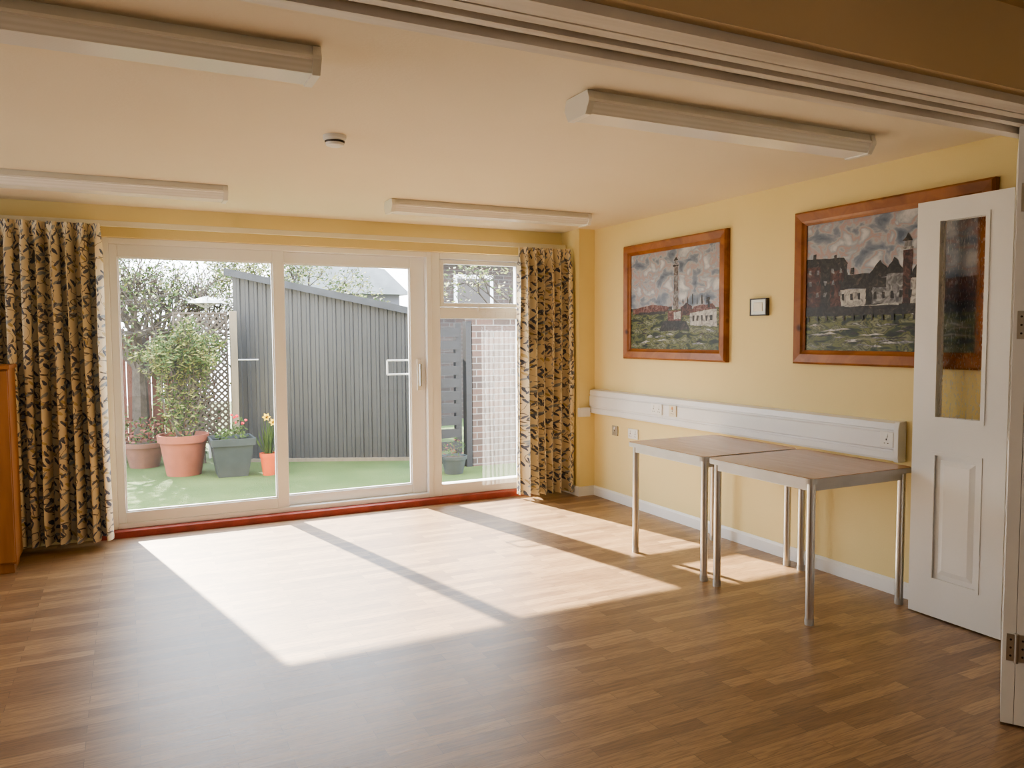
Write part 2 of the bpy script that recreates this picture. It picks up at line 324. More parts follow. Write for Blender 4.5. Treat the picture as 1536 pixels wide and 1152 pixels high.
mb=MB(); mb.add([(2.48,6.34,1.735),(3.18,6.34,1.735),(3.18,6.34,2.07),(2.48,6.34,2.07)],[(0,1,2,3)],'glass'); P(mb,"glass_pane",s)
mb=MB(); mb.box(2.80,2.87,6.285,6.30,1.675,1.69,'wplastic'); mb.box(2.79,2.81,6.28,6.30,1.665,1.70,'wplastic'); P(mb,"catch",w)
mb=MB(); mb.add([(2.44,6.35,.15),(3.22,6.35,.15),(3.22,6.35,1.6),(2.44,6.35,1.6)],[(0,1,2,3)],'glass'); P(mb,"glass_pane",w)

# ---------------------------------------------------------------- curtains
def curtain(name,x0,x1,y,z0,z1,folds,amp,full,mat,label,cat,group=None,uo=0,seed=0):
    rnd=random.Random(seed); nu=folds*16; nz=26
    ph=[rnd.uniform(-.35,.35) for _ in range(folds+2)]; am=[rnd.uniform(.7,1.2) for _ in range(folds+2)]
    vs=[];uvs=[]
    for j in range(nz+1):
        t=j/nz; z=z0+(z1-z0)*t
        for i in range(nu+1):
            u=i/nu; k=u*folds; fi=int(k); fr=k-fi
            A=am[fi]*(1-fr)+am[fi+1]*fr; phs=ph[fi]*(1-fr)+ph[fi+1]*fr
            body=math.sin(2*math.pi*k+phs*2+.25*math.sin(t*5+k*.3))
            body=math.copysign(abs(body)**.75,body)
            head=math.sin(2*math.pi*k*2)
            hm=max(0,min(1,(t-.93)/.05)) if t>.93 else 0
            yy=y+amp*A*body*(1-.65*hm)*(1.05-.25*t)+.012*head*hm
            xx=x0+(x1-x0)*u+.012*math.sin(3*t+k*1.1)*(1-t)+amp*.3*math.cos(4*math.pi*k)*(1-hm)*.5
            vs.append((xx,yy,z)); uvs.append((u*(x1-x0)*full+uo,z))
    fs=[(j*(nu+1)+i,j*(nu+1)+i+1,(j+1)*(nu+1)+i+1,(j+1)*(nu+1)+i) for j in range(nz) for i in range(nu)]
    me=bpy.data.meshes.new(name); me.from_pydata(vs,[],fs); me.materials.append(M[mat])
    uvl=me.uv_layers.new(name="UVMap")
    for lp in me.loops: uvl.data[lp.index].uv=uvs[lp.vertex_index]
    me.polygons.foreach_set("use_smooth",[True]*len(me.polygons))
    o=bpy.data.objects.new(name,me); COL.objects.link(o); o["label"]=label; o["category"]=cat
    if group:o["group"]=group
    return o
curtain("curtain",-1.35,-.13,6.05,.05,2.225,14,.080,2.8,'curtain',"cream floor-length curtain with dark leaf and vine print","curtain",seed=3)
curtain("curtain",3.08,3.585,6.05,.035,2.215,6,.075,2.9,'curtain',"gathered cream leaf-print curtain beside the corner column","curtain",uo=5,seed=5)
curtain("net_curtain",2.80,3.24,6.25,.12,1.66,9,.012,1.4,'net',"sheer white net curtain hanging in the side window","net curtain",seed=9)
mb=MB(); mb.box(-1.5,3.61,6.155,6.172,2.225,2.265,'plastic')
for x in (-1.4,-.2,.8,1.8,2.8,3.5): mb.box(x-.012,x+.012,6.17,YB,2.235,2.262,'plastic')
T(mb,"curtain_rail","cream curtain rail along the glazed wall","curtain rail",bevel=.004)

# ---------------------------------------------------------------- ceiling battens
m_,nt,b=newmat("prismatic_diffuser")
tc=N(nt,"ShaderNodeTexCoord"); wv=N(nt,"ShaderNodeTexWave",bands_direction='Y'); wv.inputs["Scale"].default_value=40; L(nt,tc.outputs["Object"],wv.inputs["Vector"])
r=ramp(nt,wv.outputs[0],[(0,(.84,.83,.79)),(1,(.92,.91,.88))]); L(nt,r.outputs[0],b.inputs["Base Color"]); b.inputs["Roughness"].default_value=.22
M['diff']=m_
def batten(x,y,label):
    e=E("ceiling_light",(x,y,H),label,"ceiling light",group="fluorescent ceiling lights")
    mb=MB(); mb.ext([(-.072,0),(.072,0),(.082,-.032),(-.082,-.032)],0,-.79,.79,'batten'); P(mb,"body",e)
    mb=MB(); mb.ext([(-.088,-.034),(.088,-.034),(.088,-.044),(.080,-.047),(.062,-.085),(-.062,-.085),(-.080,-.047),(-.088,-.044)],0,-.775,.775,'diff'); P(mb,"diffuser",e)
    for s in (-1,1):
        mb=MB(); a,b=sorted((s*.772,s*.80)); mb.ext([(-.080,-.001),(.080,-.001),(.092,-.034),(.092,-.046),(.066,-.091),(-.066,-.091),(-.092,-.046),(-.092,-.034)],0,a,b,'batten'); P(mb,"end_cap",e,bevel=.002)
batten(-.20,2.67,"long unlit fluorescent batten with ribbed diffuser on the ceiling")
batten(2.415,2.67,"long unlit fluorescent batten above the tables")
batten(2.45,5.23,"unlit fluorescent batten near the glazed doors and column")
batten(-.20,5.23,"unlit fluorescent batten near the patterned curtain")
e=E("smoke_detector",(.91,3.69,H),"small round white smoke detector on the ceiling","smoke detector")
mb=MB(); mb.lathe([(.054,0),(.054,-.015),(.05,-.02)],'wplastic'); P(mb,"base",e,smooth=True)
mb=MB(); mb.lathe([(.046,-.02),(.046,-.026),(.04,-.045),(.028,-.05)],'wplastic'); mb.lathe([(.047,-.0255),(.0445,-.034)],'dark'); P(mb,"sensor_head",e)

# ---------------------------------------------------------------- tables
def table(y0,y1,label):
    x0,x1=2.955,3.705
    e=E("table",((x0+x1)/2,(y0+y1)/2,0),label,"table",group="tables against the yellow wall")
    hx=(x1-x0)/2; hy=(y1-y0)/2
    def rr(hx,hy,r,n=6):
        pts=[]
        for cx,cy,a0 in ((hx-r,hy-r,0),(-hx+r,hy-r,90),(-hx+r,-hy+r,180),(hx-r,-hy+r,270)):
            for i in range(n+1):
                a=math.radians(a0+90*i/n); pts.append((cx+r*math.cos(a),cy+r*math.sin(a)))
        return pts
    mb=MB(); mb.ext(rr(hx-.004,hy-.004,.036),2,.72,.741,'tabletop'); 
    mb.ext(rr(hx,hy,.04),2,.712,.7385,'greymetal'); P(mb,"table_top",e,"brown wood laminate top with grey edge")
    mb=MB(); a=.045; 
    mb.box(-hx+a,hx-a,-hy+.03,-hy+.055,.672,.712,'greymetal'); mb.box(-hx+a,hx-a,hy-.055,hy-.03,.672,.712,'greymetal')
    mb.box(-hx+.03,-hx+.055,-hy+a,hy-a,.672,.712,'greymetal'); mb.box(hx-.055,hx-.03,-hy+a,hy-a,.672,.712,'greymetal'); P(mb,"apron",e,bevel=.003)
    for sx in (-1,1):
        for sy in (-1,1):
            cx,cy=sx*(hx-.045),sy*(hy-.045)
            mb=MB(); mb.lathe([(.021,.02),(.021,.712)],'chrome',20,(cx,cy,0)); mb.lathe([(.0,0),(.022,0),(.023,.02),(.022,.035)],'greymetal',20,(cx,cy,0),cap=False)
            P(mb,"leg",e,smooth=True)
table(3.478,4.25,"square wood-topped table with grey metal legs beneath the lighthouse painting")
table(2.69,3.455,"square wood-topped table with grey metal legs beside the folding door")

# ---------------------------------------------------------------- trunking + sockets
e=E("cable_trunking",(XR-.003,5.93,.75),"white dado cable trunking along the yellow wall","cable trunking",rz=RW)
mb=MB(); LT=3.12
pr=[(0,0),(-.05,0),(-.055,.012),(-.055,.045),(-.048,.05),(-.048,.058),(-.058,.065),(-.058,.15),(-.048,.158),(-.048,.165),(-.055,.17),(-.05,.205),(0,.215)]
mb.ext(pr,0,0,LT-.02,'trunk'); P(mb,"body",e)
mb=MB(); mb.ext([(0,-.004),(-.062,-.004),(-.066,.02),(-.066,.18),(-.055,.215),(0,.22)],0,LT-.02,LT+.01,'trunk'); P(mb,"end_cap",e,bevel=.003)
mb=MB(); mb.box(3.6,3.71,5.895,5.938,.72,.80,'trunk'); T(mb,"cable_trunking","short white cable trunking on the corner column","cable trunking",bevel=.004)
def plate(name,y,z,w,h,x,label,kind='wplastic',rock=2,neon=False):
    e=E(name,(x,y,z),label,"electrical socket",rz=RW)
    mb=MB(); mb.box(-w/2,w/2,-.012,0,-h/2,h/2,kind); P(mb,"faceplate",e,bevel=.004)
    for i in range(rock):
        cx=(i-(rock-1)/2)*w*.5
        mb=MB(); mb.ext([(-.011,.012),(-.019,.012),(-.013,.034),(-.011,.034)],0,cx-.008,cx+.008,'rocker' if neon else 'wplastic'); P(mb,"switch",e)
    for i in range(max(1,rock)):
        cx=(i-(max(1,rock)-1)/2)*w*.5
        mb=MB(); mb.box(cx-.003,cx+.003,-.0135,-.011,-.004,.006,'dark'); mb.box(cx-.014,cx-.007,-.0135,-.011,-.022,-.018,'dark'); mb.box(cx+.007,cx+.014,-.0135,-.011,-.022,-.018,'dark'); P(mb,"pin_holes",e)
plate("wall_socket",4.93,.865,.14,.085,XR-.061,"white double socket fitted in the trunking")
plate("wall_socket",4.73,.865,.085,.085,XR-.061,"cream switched spur with orange rocker in the trunking",'plastic',1,True)
plate("wall_socket",5.60,.62,.085,.085,XR,"cream single socket on the wall below the trunking",'silver',1)
plate("wall_socket",5.33,.62,.14,.085,XR,"white double socket on the wall below the trunking")
plate("wall_socket",2.87,.865,.085,.085,XR-.061,"white single socket at the end of the trunking",'wplastic',1)
e=E("thermostat",(XR,3.97,1.567),"small square thermostat with dark surround between the paintings","thermostat",rz=RW)
mb=MB(); bars(mb,0,.15,0,.115,-.03,0,.009,.009,.009,.009,'dark'); P(mb,"surround",e,bevel=.002)
mb=MB(); mb.box(.008,.142,-.026,0,.008,.107,'silver'); P(mb,"face",e)
mb=MB(); mb.box(.035,.115,-.029,-.024,.03,.088,'plastic'); P(mb,"display",e,bevel=.002)

# ---------------------------------------------------------------- paintings
def painting(y,z,shapes,hor,label,W=1.245,HH=.93):
    e=E("painting",(XR,y,z),label,"painting",rz=RW,group="framed seaside paintings")
    fw=.085
    pf=[(0,0),(0,-.03),(.012,-.042),(.06,-.036),(.072,-.026),(fw,-.02),(fw,0)]
    mb=MB(); vs=[];n=len(pf)
    for cx,cz,sx,sz in ((0,0,1,1),(W,0,-1,1),(W,HH,-1,-1),(0,HH,1,-1)):
        for i,d in pf: vs.append((cx+sx*i,d,cz+sz*i))
    fs=[]
    for c in range(4):
        for k in range(n):
            fs.append((c*n+k,c*n+(k+1)%n,((c+1)%4)*n+(k+1)%n,((c+1)%4)*n+k))
    mb.add(vs,fs,'frame'); P(mb,"picture_frame",e)
    mb=MB(); a,b=fw-.002,W-fw+.002; c,d=fw-.002,HH-fw+.002; w_,h_=b-a,d-c
    rr=random.Random(len(shapes))
    def poly(pts,mat,lay,jit=0):
        if jit:
            q=[]
            for i in range(len(pts)):
                p0,p1=pts[i],pts[(i+1)%len(pts)]; n=max(1,int(math.hypot(p1[0]-p0[0],p1[1]-p0[1])/.03))
                for k in range(n):
                    t=k/n; q.append((min(1,max(0,p0[0]+(p1[0]-p0[0])*t+rr.uniform(-jit,jit))),min(1,max(0,p0[1]+(p1[1]-p0[1])*t+rr.uniform(-jit,jit)))))
            pts=q
        mb.add([(a+u*w_,-.012-.0006*lay,c+v*h_) for u,v in pts],[tuple(range(len(pts)))],mat)
    poly([(0,hor-.02),(1,hor-.02),(1,1),(0,1)],'psky',0)
    poly([(0,0),(1,0),(1,hor),(0,hor)],'psea',1,.003)
    for i,(pts,mat) in enumerate(shapes): poly(pts,mat,2+i*.1,.0045)
    for i in range(40):
        u=rr.uniform(.0,.9); v=rr.uniform(.03,hor-.10)
        if any(min(p[0] for p in s[0])<u+.05<max(p[0] for p in s[0]) and v>min(p[1] for p in s[0])-.02 for s in shapes): continue
        l=rr.uniform(.05,.14)*(1.2-v); t=rr.uniform(.006,.014)
        poly([(u,v),(u+l*.5,v+t*1.6),(u+l,v+t*.4),(u+l*.6,v+t*.2)],rr.choice(['pw','pg','pk']),7+i*.02,.003)
    P(mb,"canvas",e,recalc=False)
def R(x0,x1,z0,z1): return [(x0,z0),(x1,z0),(x1,z1),(x0,z1)]
A=[]
A.append((R(.0,.5,.40,.43),'pk')); A.append(([(.03,.37),(.45,.38),(.47,.43),(.30,.46),(.12,.44),(.03,.42)],'pr')); A.append((R(.10,.42,.36,.385),'pk'))
A.append(([(.515,.40),(.522,.83),(.562,.83),(.572,.40)],'pt')); A.append(([(.519,.52),(.52,.58),(.567,.58),(.568,.52)],'pg')); A.append(([(.521,.68),(.522,.74),(.563,.74),(.564,.68)],'pg'))
A.append((R(.512,.574,.828,.842),'pk')); A.append((R(.525,.56,.842,.885),'pg')); A.append(([(.52,.885),(.566,.885),(.543,.92)],'pk'))
A.append(([(.45,.28),(.60,.27),(.62,.39),(.45,.39)],'pr')); A.append(([(.52,.30),(.60,.30),(.60,.38),(.52,.37)],'pw')); A.append(([(.60,.34),(.72,.34),(.72,.42),(.66,.46),(.60,.42)],'pb')); A.append(([(.70,.24),(.97,.22),(.97,.39),(.70,.36)],'pw'))
A.append(([(.70,.36),(.97,.39),(.93,.44),(.74,.42)],'pr')); A.append(([(.88,.40),(.90,.40),(.90,.50),(.88,.50)],'pk')); A.append(([(.35,.18),(.7,.20),(.66,.28),(.40,.29)],'pk'))
for i in range(5): A.append((R(.725+.045*i,.745+.045*i,.28,.33),'pk'))
for i in range(6): A.append((R(.62+.05*i,.628+.05*i,.44,.50+.02*(i%3)),'pk'))
painting(5.44,1.25,A,.40,"framed oil painting of a slender lighthouse above rough sea")
B=[]
B.append((R(0,.28,.33,.68),'pk')); B.append(([(0,.68),(.28,.66),(.26,.71),(0,.73)],'pk')); B.append((R(.05,.07,.72,.76),'pk')); B.append((R(.19,.21,.70,.74),'pk'))
B.append((R(.0,.10,.33,.66),'pb')); B.append((R(.17,.26,.33,.62),'pb'))
for i in range(5):
    for j in range(3): B.append((R(.02+.052*i,.038+.052*i,.42+.09*j,.455+.09*j),'pg' if (i*2+j)%3 else 'pk'))
B.append((R(.24,.44,.33,.47),'pw')); B.append(([(.23,.47),(.45,.47),(.42,.58),(.27,.58)],'pk')); B.append((R(.30,.32,.58,.63),'pk'))
B.append((R(.40,.56,.33,.54),'pk')); B.append(([(.39,.54),(.57,.54),(.52,.62),(.48,.67),(.44,.60)],'pk')); B.append((R(.44,.53,.35,.47),'pg'))
B.append((R(.52,.62,.33,.56),'pg')); B.append(([(.51,.56),(.63,.56),(.57,.68)],'pk'))
B.append((R(.615,.665,.33,.72),'pb')); B.append((R(.605,.675,.72,.738),'pw')); B.append((R(.62,.66,.738,.78),'pg')); B.append(([(.61,.78),(.668,.78),(.639,.84)],'pk'))
B.append((R(.66,.84,.33,.52),'pw')); B.append(([(.65,.52),(.85,.52),(.82,.61),(.69,.61)],'pk')); B.append((R(.84,1,.33,.50),'pb'))
for i in range(13): B.append((R(.25+.05*i,.268+.05*i,.385,.435),'pk'))
B.append((R(0,1,.27,.345),'pk'))
for i in range(16): B.append((R(.02+.06*i,.03+.06*i,.23,.28),'pk'))
B.append((R(.27,.60,.335,.348),'pw'))
painting(3.585,1.26,B,.30,"framed oil painting of dark waterfront buildings with a clock tower")

# ---------------------------------------------------------------- folding door leaves
def leaf(name,loc,rz,W,HH,label,hinges=False,gl=True,st=.12):
    e=E(name,loc,label,"folding door",rz=rz,kind="structure")
    T_=.04; z0=.008
    mb=MB(); zs=[.20,.84,1.02,2.0]
    mb.box(0,st,-T_,0,z0,HH,'white'); mb.box(W-st,W,-T_,0,z0,HH,'white')
    mb.box(st,W-st,-T_,0,z0,zs[0],'white'); mb.box(st,W-st,-T_,0,zs[1],zs[2],'white'); mb.box(st,W-st,-T_,0,zs[3],HH,'white')
    mb.box(st,W-st,-T_+.012,-.012,zs[0],zs[1],'white')
    for yy,sg in ((-T_+.012,-1),(-.012,1)):
        a,b,c,d=st+.03,W-st-.03,zs[0]+.03,zs[1]-.03; k=.025
        vs=[(a,yy,c),(b,yy,c),(b,yy,d),(a,yy,d),(a+k,yy+sg*.009,c+k),(b-k,yy+sg*.009,c+k),(b-k,yy+sg*.009,d-k),(a+k,yy+sg*.009,d-k)]
        mb.add(vs,[(0,1,5,4),(1,2,6,5),(2,3,7,6),(3,0,4,7),(4,5,6,7)],'white')
    if W<.6:
        for y0,y1 in ((-T_-.006,-T_+.002),(-.002,.004)):
            bars(mb,st-.014,W-st+.014,zs[2]-.014,zs[3]+.014,y0,y1,.020,.020,.020,.020,'white')
            bars(mb,st-.010,W-st+.010,zs[0]-.010,zs[1]+.010,y0+.002,y1-.001,.018,.018,.018,.018,'white')
    P(mb,"door_panel",e)
    mb=MB(); mb.box(st,W-st,-.0225,-.0175,zs[2],zs[3],'frost'); P(mb,"glass_pane",e,"obscured narrow glass pane")
    if hinges:
        for z in (.245,1.42,1.87):
            mb=MB(); mb.box(-.004,.001,-.078,-.012,z,z+.10,'chrome'); mb.tube((-.007,-.043,z-.004),(-.007,-.043,z+.104),.007,.007,'chrome')
            for k in (.02,.05,.08):
                for s in (-.062,-.025): mb.tube((-.0055,s,z+k),(-.004,s,z+k),.004,.004,'dark',8)
            P(mb,"hinge",e,"steel butt hinge")
    return e
leaf("door_1",(3.66,2.65,0),RW,.48,2.10,"white panelled folding door leaf with narrow obscured glass")
ang=math.radians(31.3)
leaf("door_2",(2.85,1.70,0),ang,.76,2.17,"white folding door leaf seen along its edge with steel hinges",True)
for i in (1,2):
    px,py=math.sin(ang)*.0415*i,-math.cos(ang)*.0415*i
    leaf("door_%d"%(2+i),(2.85+px,1.70+py,0),ang,.76,2.17,"white folding door leaf stacked behind another leaf")

# ---------------------------------------------------------------- cabinet
e=E("cabinet",(-1.02,5.73,0),"orange-brown wooden cupboard beside the patterned curtain","cabinet")
mb=MB(); mb.box(-.375,.375,-.15,.17,.06,1.26,'cab'); mb.box(-.36,.36,-.13,.15,0,.06,'cab'); mb.box(-.385,.385,-.175,.18,1.26,1.285,'cab'); P(mb,"body",e,bevel=.003)
for s in (-1,1):
    mb=MB(); a,b=sorted((s*.003,s*.37)); mb.box(a,b,-.17,-.151,.075,1.25,'cab'); d=P(mb,"door",e,bevel=.003)
    mb=MB(); mb.tube((s*.04,-.17,.75),(s*.04,-.19,.75),.014,.014,'chrome'); P(mb,"knob",d)

# ---------------------------------------------------------------- garden
mb=MB(); mb.box(-8,11,6.46,20,-.2,-.1,'lawn'); T(mb,"lawn","bright green artificial grass lawn","lawn","structure")
A0=Vector((1.20,10.14)); B0=Vector((3.22,9.2)); dv=(B0-A0); Ls=dv.length; ang=math.atan2(dv.y,dv.x)
e=E("garden_shed",(A0.x,A0.y,-.1),"dark grey corrugated metal shed with sloping roof","shed",rz=ang)
def zt(x): return 2.345-(2.345-1.86)*(x/Ls)
mb=MB(); p=.105; n=int(Ls/p); xs=[];
for i in range(n):
    b0=i*Ls/n; q=Ls/n
    xs+= [(b0,0),(b0+q*.42,0),(b0+q*.52,-.016),(b0+q*.82,-.016),(b0+q*.92,0)]
xs.append((Ls,0))
vs=[];
for x,y in xs: vs.append((x,y,.03)); vs.append((x,y,zt(x)))
mb.add(vs,[(2*i,2*i+2,2*i+3,2*i+1) for i in range(len(xs)-1)],'shed')
mb.add([(0,0,.0),(0,2.4,.0),(0,2.4,zt(0)),(0,0,zt(0))],[(0,1,2,3)],'shed'); mb.add([(Ls,0,.0),(Ls,2.4,.0),(Ls,2.4,zt(Ls)),(Ls,0,zt(Ls))],[(0,1,2,3)],'shed'); mb.add([(0,2.4,.0),(Ls,2.4,.0),(Ls,2.4,zt(Ls)),(0,2.4,zt(0))],[(0,1,2,3)],'shed')
P(mb,"corrugated_wall",e,recalc=False)
mb=MB(); mb.ext([(-.06,zt(-.06)),(Ls+.1,zt(Ls+.1)),(Ls+.1,zt(Ls+.1)+.03),(-.06,zt(-.06)+.03)],1,-.1,2.5,'roof'); P(mb,"roof",e)
mb=MB(); mb.ext([(-.06,zt(-.06)-.05),(Ls+.1,zt(Ls+.1)-.05),(Ls+.1,zt(Ls+.1)+.035),(-.06,zt(-.06)+.035)],1,-.125,-.1,'roof'); P(mb,"fascia",e)
mb=MB(); mb.box(0,Ls,-.04,.02,0,.04,'lightwood'); P(mb,"base_rail",e)
e=E("trellis",(.50,9.98,-.1),"diagonal lattice trellis panel beside the shed","trellis")
mb=MB(); w_,h0,h1=.61,.35,1.85
bars(mb,0,w_,h0,h1,-.015,.015,.02,.02,.02,.02,'trellis')
def strip(x0,z0,x1,z1,y):
    dx,dz=x1-x0,z1-z0; t0,t1=0,1
    for pp,qq in ((-dx,x0-0),(dx,w_-x0),(-dz,z0-h0),(dz,h1-z0)):
        if pp<0: t0=max(t0,qq/pp)
        elif pp>0: t1=min(t1,qq/pp)
    if t0<t1-.02:
        a=(x0+dx*t0,z0+dz*t0); b=(x0+dx*t1,z0+dz*t1); nx,nz=.009,.009*(-1 if dx*dz>0 else 1)
        mb.ext([(a[0]-nx,a[1]-nz),(a[0]+nx,a[1]+nz),(b[0]+nx,b[1]+nz),(b[0]-nx,b[1]-nz)],1,y,y+.006,'trellis')
for i in range(40):
    k=-1.8+i*.075; strip(k-1,h0-1+.0,k+2,h0+2,-.006); strip(k-1,h1+1,k+2,h1-2,.002)
P(mb,"lattice",e)
mb=MB(); mb.box(-.04,.04,-.04,.04,0,1.86,'lightwood'); mb.box(.04,.28,-.01,.01,1.27,1.29,'chrome'); T(mb,"fence_post","weathered timber post between trellis and shed","post",loc=(1.15,9.76,-.1),bevel=.005)
mb=MB()
for i in range(26): mb.box(-3+i*.15,-3+i*.15+.142,11.6,11.62,-.1,1.55+.02*(i%2),'redfence')
mb.box(-3,.9,11.62,11.66,.3,.38,'redfence'); mb.box(-3,.9,11.62,11.66,1.2,1.28,'redfence')
T(mb,"garden_fence","red-brown vertical board fence","fence")
e=E("slatted_fence",(3.14,8.45,-.1),"dark horizontal slatted fence beside the brick wall","fence")
mb=MB()
for i in range(11): mb.box(0,.36,-.02,0,.06+i*.148,.06+i*.148+.105,'slat')
P(mb,"slats",e)
for x in (.02,.32,.44):
    mb=MB(); mb.box(x,x+.07,0 if x<.4 else -.03,.07,0,1.7 if x<.4 else 1.72,'slat'); P(mb,"post",e)
mb=MB(); mb.box(3.66,5.6,8.42,8.64,-.1,1.68,'brick'); mb.box(3.64,5.6,8.39,8.67,1.68,1.74,'concrete'); T(mb,"brick_wall","grey-brown brick garden wall with pale coping","brick wall")
e=E("neighbour_house",(6.2,13.5,-.1),"brown brick house behind the garden","house")
mb=MB(); mb.box(-1.1,3,0,.6,0,2.9,'housebrick'); P(mb,"brick_wall",e)
mb=MB(); mb.ext([(-.2,2.9),(.8,2.9),(.8,3.1),(.3,3.25)],0,-1.2,3.1,'roof'); P(mb,"roof",e)
mb=MB(); mb.box(-.7,.1,-.03,.02,1.9,2.7,'upvc'); mb.box(-.63,.03,-.04,-.02,1.97,2.63,'dark'); P(mb,"window",e)
e=E("neighbour_house",(4.4,17,-.1),"grey outbuilding with pale roof beyond the shed","house")
mb=MB(); mb.box(-1.6,1.2,0,2,0,2.5,'render'); P(mb,"rendered_wall",e)
mb=MB(); mb.ext([(-1.8,2.5),(1.4,2.5),(.8,3.05),(-1.0,3.25)],1,-.2,2.2,'roofpale'); P(mb,"roof",e)
e=E("rotary_airer",(.93,10.62,-.1),"folded white fabric-covered rotary airer behind the trellis","rotary airer")
mb=MB(); 
for k in range(8):
    a=k*math.pi/4; mb.tube((0,0,1.93),(.30*math.cos(a),.30*math.sin(a),2.05),.012,.008,'white_fab',6)
mb.lathe([(.27,1.98),(.20,2.02),(.02,2.07)],'white_fab',7,cap=False); P(mb,"arms",e)
mb=MB(); mb.lathe([(.016,0),(.016,2.07)],'white_fab',10); P(mb,"pole",e)

# plants
def leaves(mb,c,r,n,size,mats,rnd,shell=.3,narrow=.45):
    for i in range(n):
        d=Vector((rnd.gauss(0,1),rnd.gauss(0,1),rnd.gauss(0,1))).normalized(); k=(rnd.random()**shell)
        p=Vector((c[0]+d.x*r[0]*k,c[1]+d.y*r[1]*k,c[2]+d.z*r[2]*k))
        a=Vector((rnd.gauss(0,1),rnd.gauss(0,1),rnd.gauss(0,.7))).normalized(); b=a.orthogonal().normalized()
        s=size*rnd.uniform(.6,1.3)
        mb.add([p-a*s,p+b*s*narrow,p+a*s,p-b*s*narrow],[(0,1,2,3)],rnd.choice(mats))
def twig(mb,p,d,l,r,depth,rnd,mat='bark',tips=None,spread=.55,up=.1,nodes=None):
    q=p+d*l; mb.tube(p,q,r,r*.7,mat,5 if depth>1 else 3,False)
    if nodes is not None: nodes.append((p,q))
    if depth==0:
        if tips is not None: tips.append(q)
        return
    for i in range(rnd.choice((2,3,3))):
        nd=(d+Vector((rnd.gauss(0,spread),rnd.gauss(0,spread),rnd.gauss(0,spread)+up))).normalized()
        twig(mb,q,nd,l*rnd.uniform(.62,.9),r*.66,depth-1,rnd,mat,tips,spread,up,nodes)
def potted(name,loc,r,h,pm_,label,cat="potted plant",rnd=None,shrub=None,square=False):
    e=E(name,loc,label,cat)
    mb=MB()
    n=4 if square else 28
    k=1.3 if square else 1
    mb.lathe([(r*.68*k,0),(r*.92*k,h*.82),(r*1.0*k,h*.82),(r*1.03*k,h),(r*.93*k,h),(r*.9*k,h*.9)],pm_,n,cap=False)
    mb.lathe([(0.001,0.001),(r*.68*k,0.001)],pm_,n,cap=False)
    o=P(mb,"pot",e,smooth=not square)
    if square: o.rotation_euler[2]=math.radians(45)
    mb=MB(); mb.lathe([(.001,h*.9),(r*.9*(k*.72 if square else 1),h*.9)],'soil',28,cap=False); P(mb,"soil",e)
    return e
rnd=random.Random(4)
e=potted("potted_shrub",(.55,9.50,-.1),.27,.46,'pot_t',"large terracotta pot with a tall loose yellow-green shrub",rnd=rnd)
mb=MB(); tips=[]; nodes=[]
for i in range(9): twig(mb,Vector((rnd.uniform(-.1,.1),rnd.uniform(-.08,.08),.4)),Vector((rnd.gauss(-.08,.28),rnd.gauss(0,.15),1)).normalized(),.40,.012,3,rnd,'bark',tips,.30,.32,nodes)
P(mb,"stems",e,recalc=False)
mb=MB()
for t in tips: leaves(mb,t,(.10,.09,.12),12,.032,['leaf','leaf','leaf2'],rnd,.4,.32)
for p0,p1 in nodes:
    for k in range(5):
        t=rnd.random(); leaves(mb,p0.lerp(p1,t),(.05,.05,.05),2,.034,['leaf','leaf2'],rnd,.4,.32)
leaves(mb,(-.05,0,.72),(.32,.2,.32),420,.030,['leaf','leaf','leaf2'],rnd,.5,.35)
P(mb,"foliage",e,recalc=False)
e=potted("potted_flowers",(1.03,9.2,-.1),.25,.43,'pot_g',"square slate-grey planter with small red flowers",square=True)
mb=MB(); leaves(mb,(0,0,.46),(.19,.16,.10),130,.026,['leaf','leaf'],rnd); leaves(mb,(.1,0,.55),(.08,.08,.12),50,.024,['leaf'],rnd); P(mb,"foliage",e,recalc=False)
for i in range(6):
    mb=MB(); leaves(mb,(rnd.uniform(.0,.2),rnd.uniform(-.12,.05),rnd.uniform(.56,.70)),(.010,.010,.010),8,.015,['redf'],rnd,.3,.9); P(mb,"flower",e,recalc=False)
e=potted("potted_plant",(.16,10.3,-.1),.24,.30,'pot_b',"low brown pot with sparse dark foliage")
mb=MB(); leaves(mb,(0,0,.42),(.25,.2,.18),260,.03,['leafr','leaf'],rnd); P(mb,"foliage",e,recalc=False)
e=potted("potted_plant",(-.25,10.7,-.1),.22,.30,'pot_t',"terracotta pot with reddish foliage by the fence")
mb=MB(); leaves(mb,(0,0,.5),(.28,.22,.28),300,.03,['leafr','leaf'],rnd); P(mb,"foliage",e,recalc=False)
e=potted("potted_daffodil",(1.40,9.0,-.1),.095,.25,'pot_o',"small orange pot with yellow daffodils")
mb=MB()
for i in range(30):
    a=rnd.uniform(0,6.28); r=rnd.uniform(.02,.12); h=rnd.uniform(.42,.66); c,s=math.cos(a),math.sin(a)
    mb.add([(c*.03-.008*s,s*.03+.008*c,.22),(c*.03+.008*s,s*.03-.008*c,.22),(c*r+.008*s,s*r-.008*c,h*.8),(c*r*1.2,s*r*1.2,h),(c*r-.008*s,s*r+.008*c,h*.8)],[(0,1,2,3,4)],'leaf')
P(mb,"leaves",e,recalc=False)
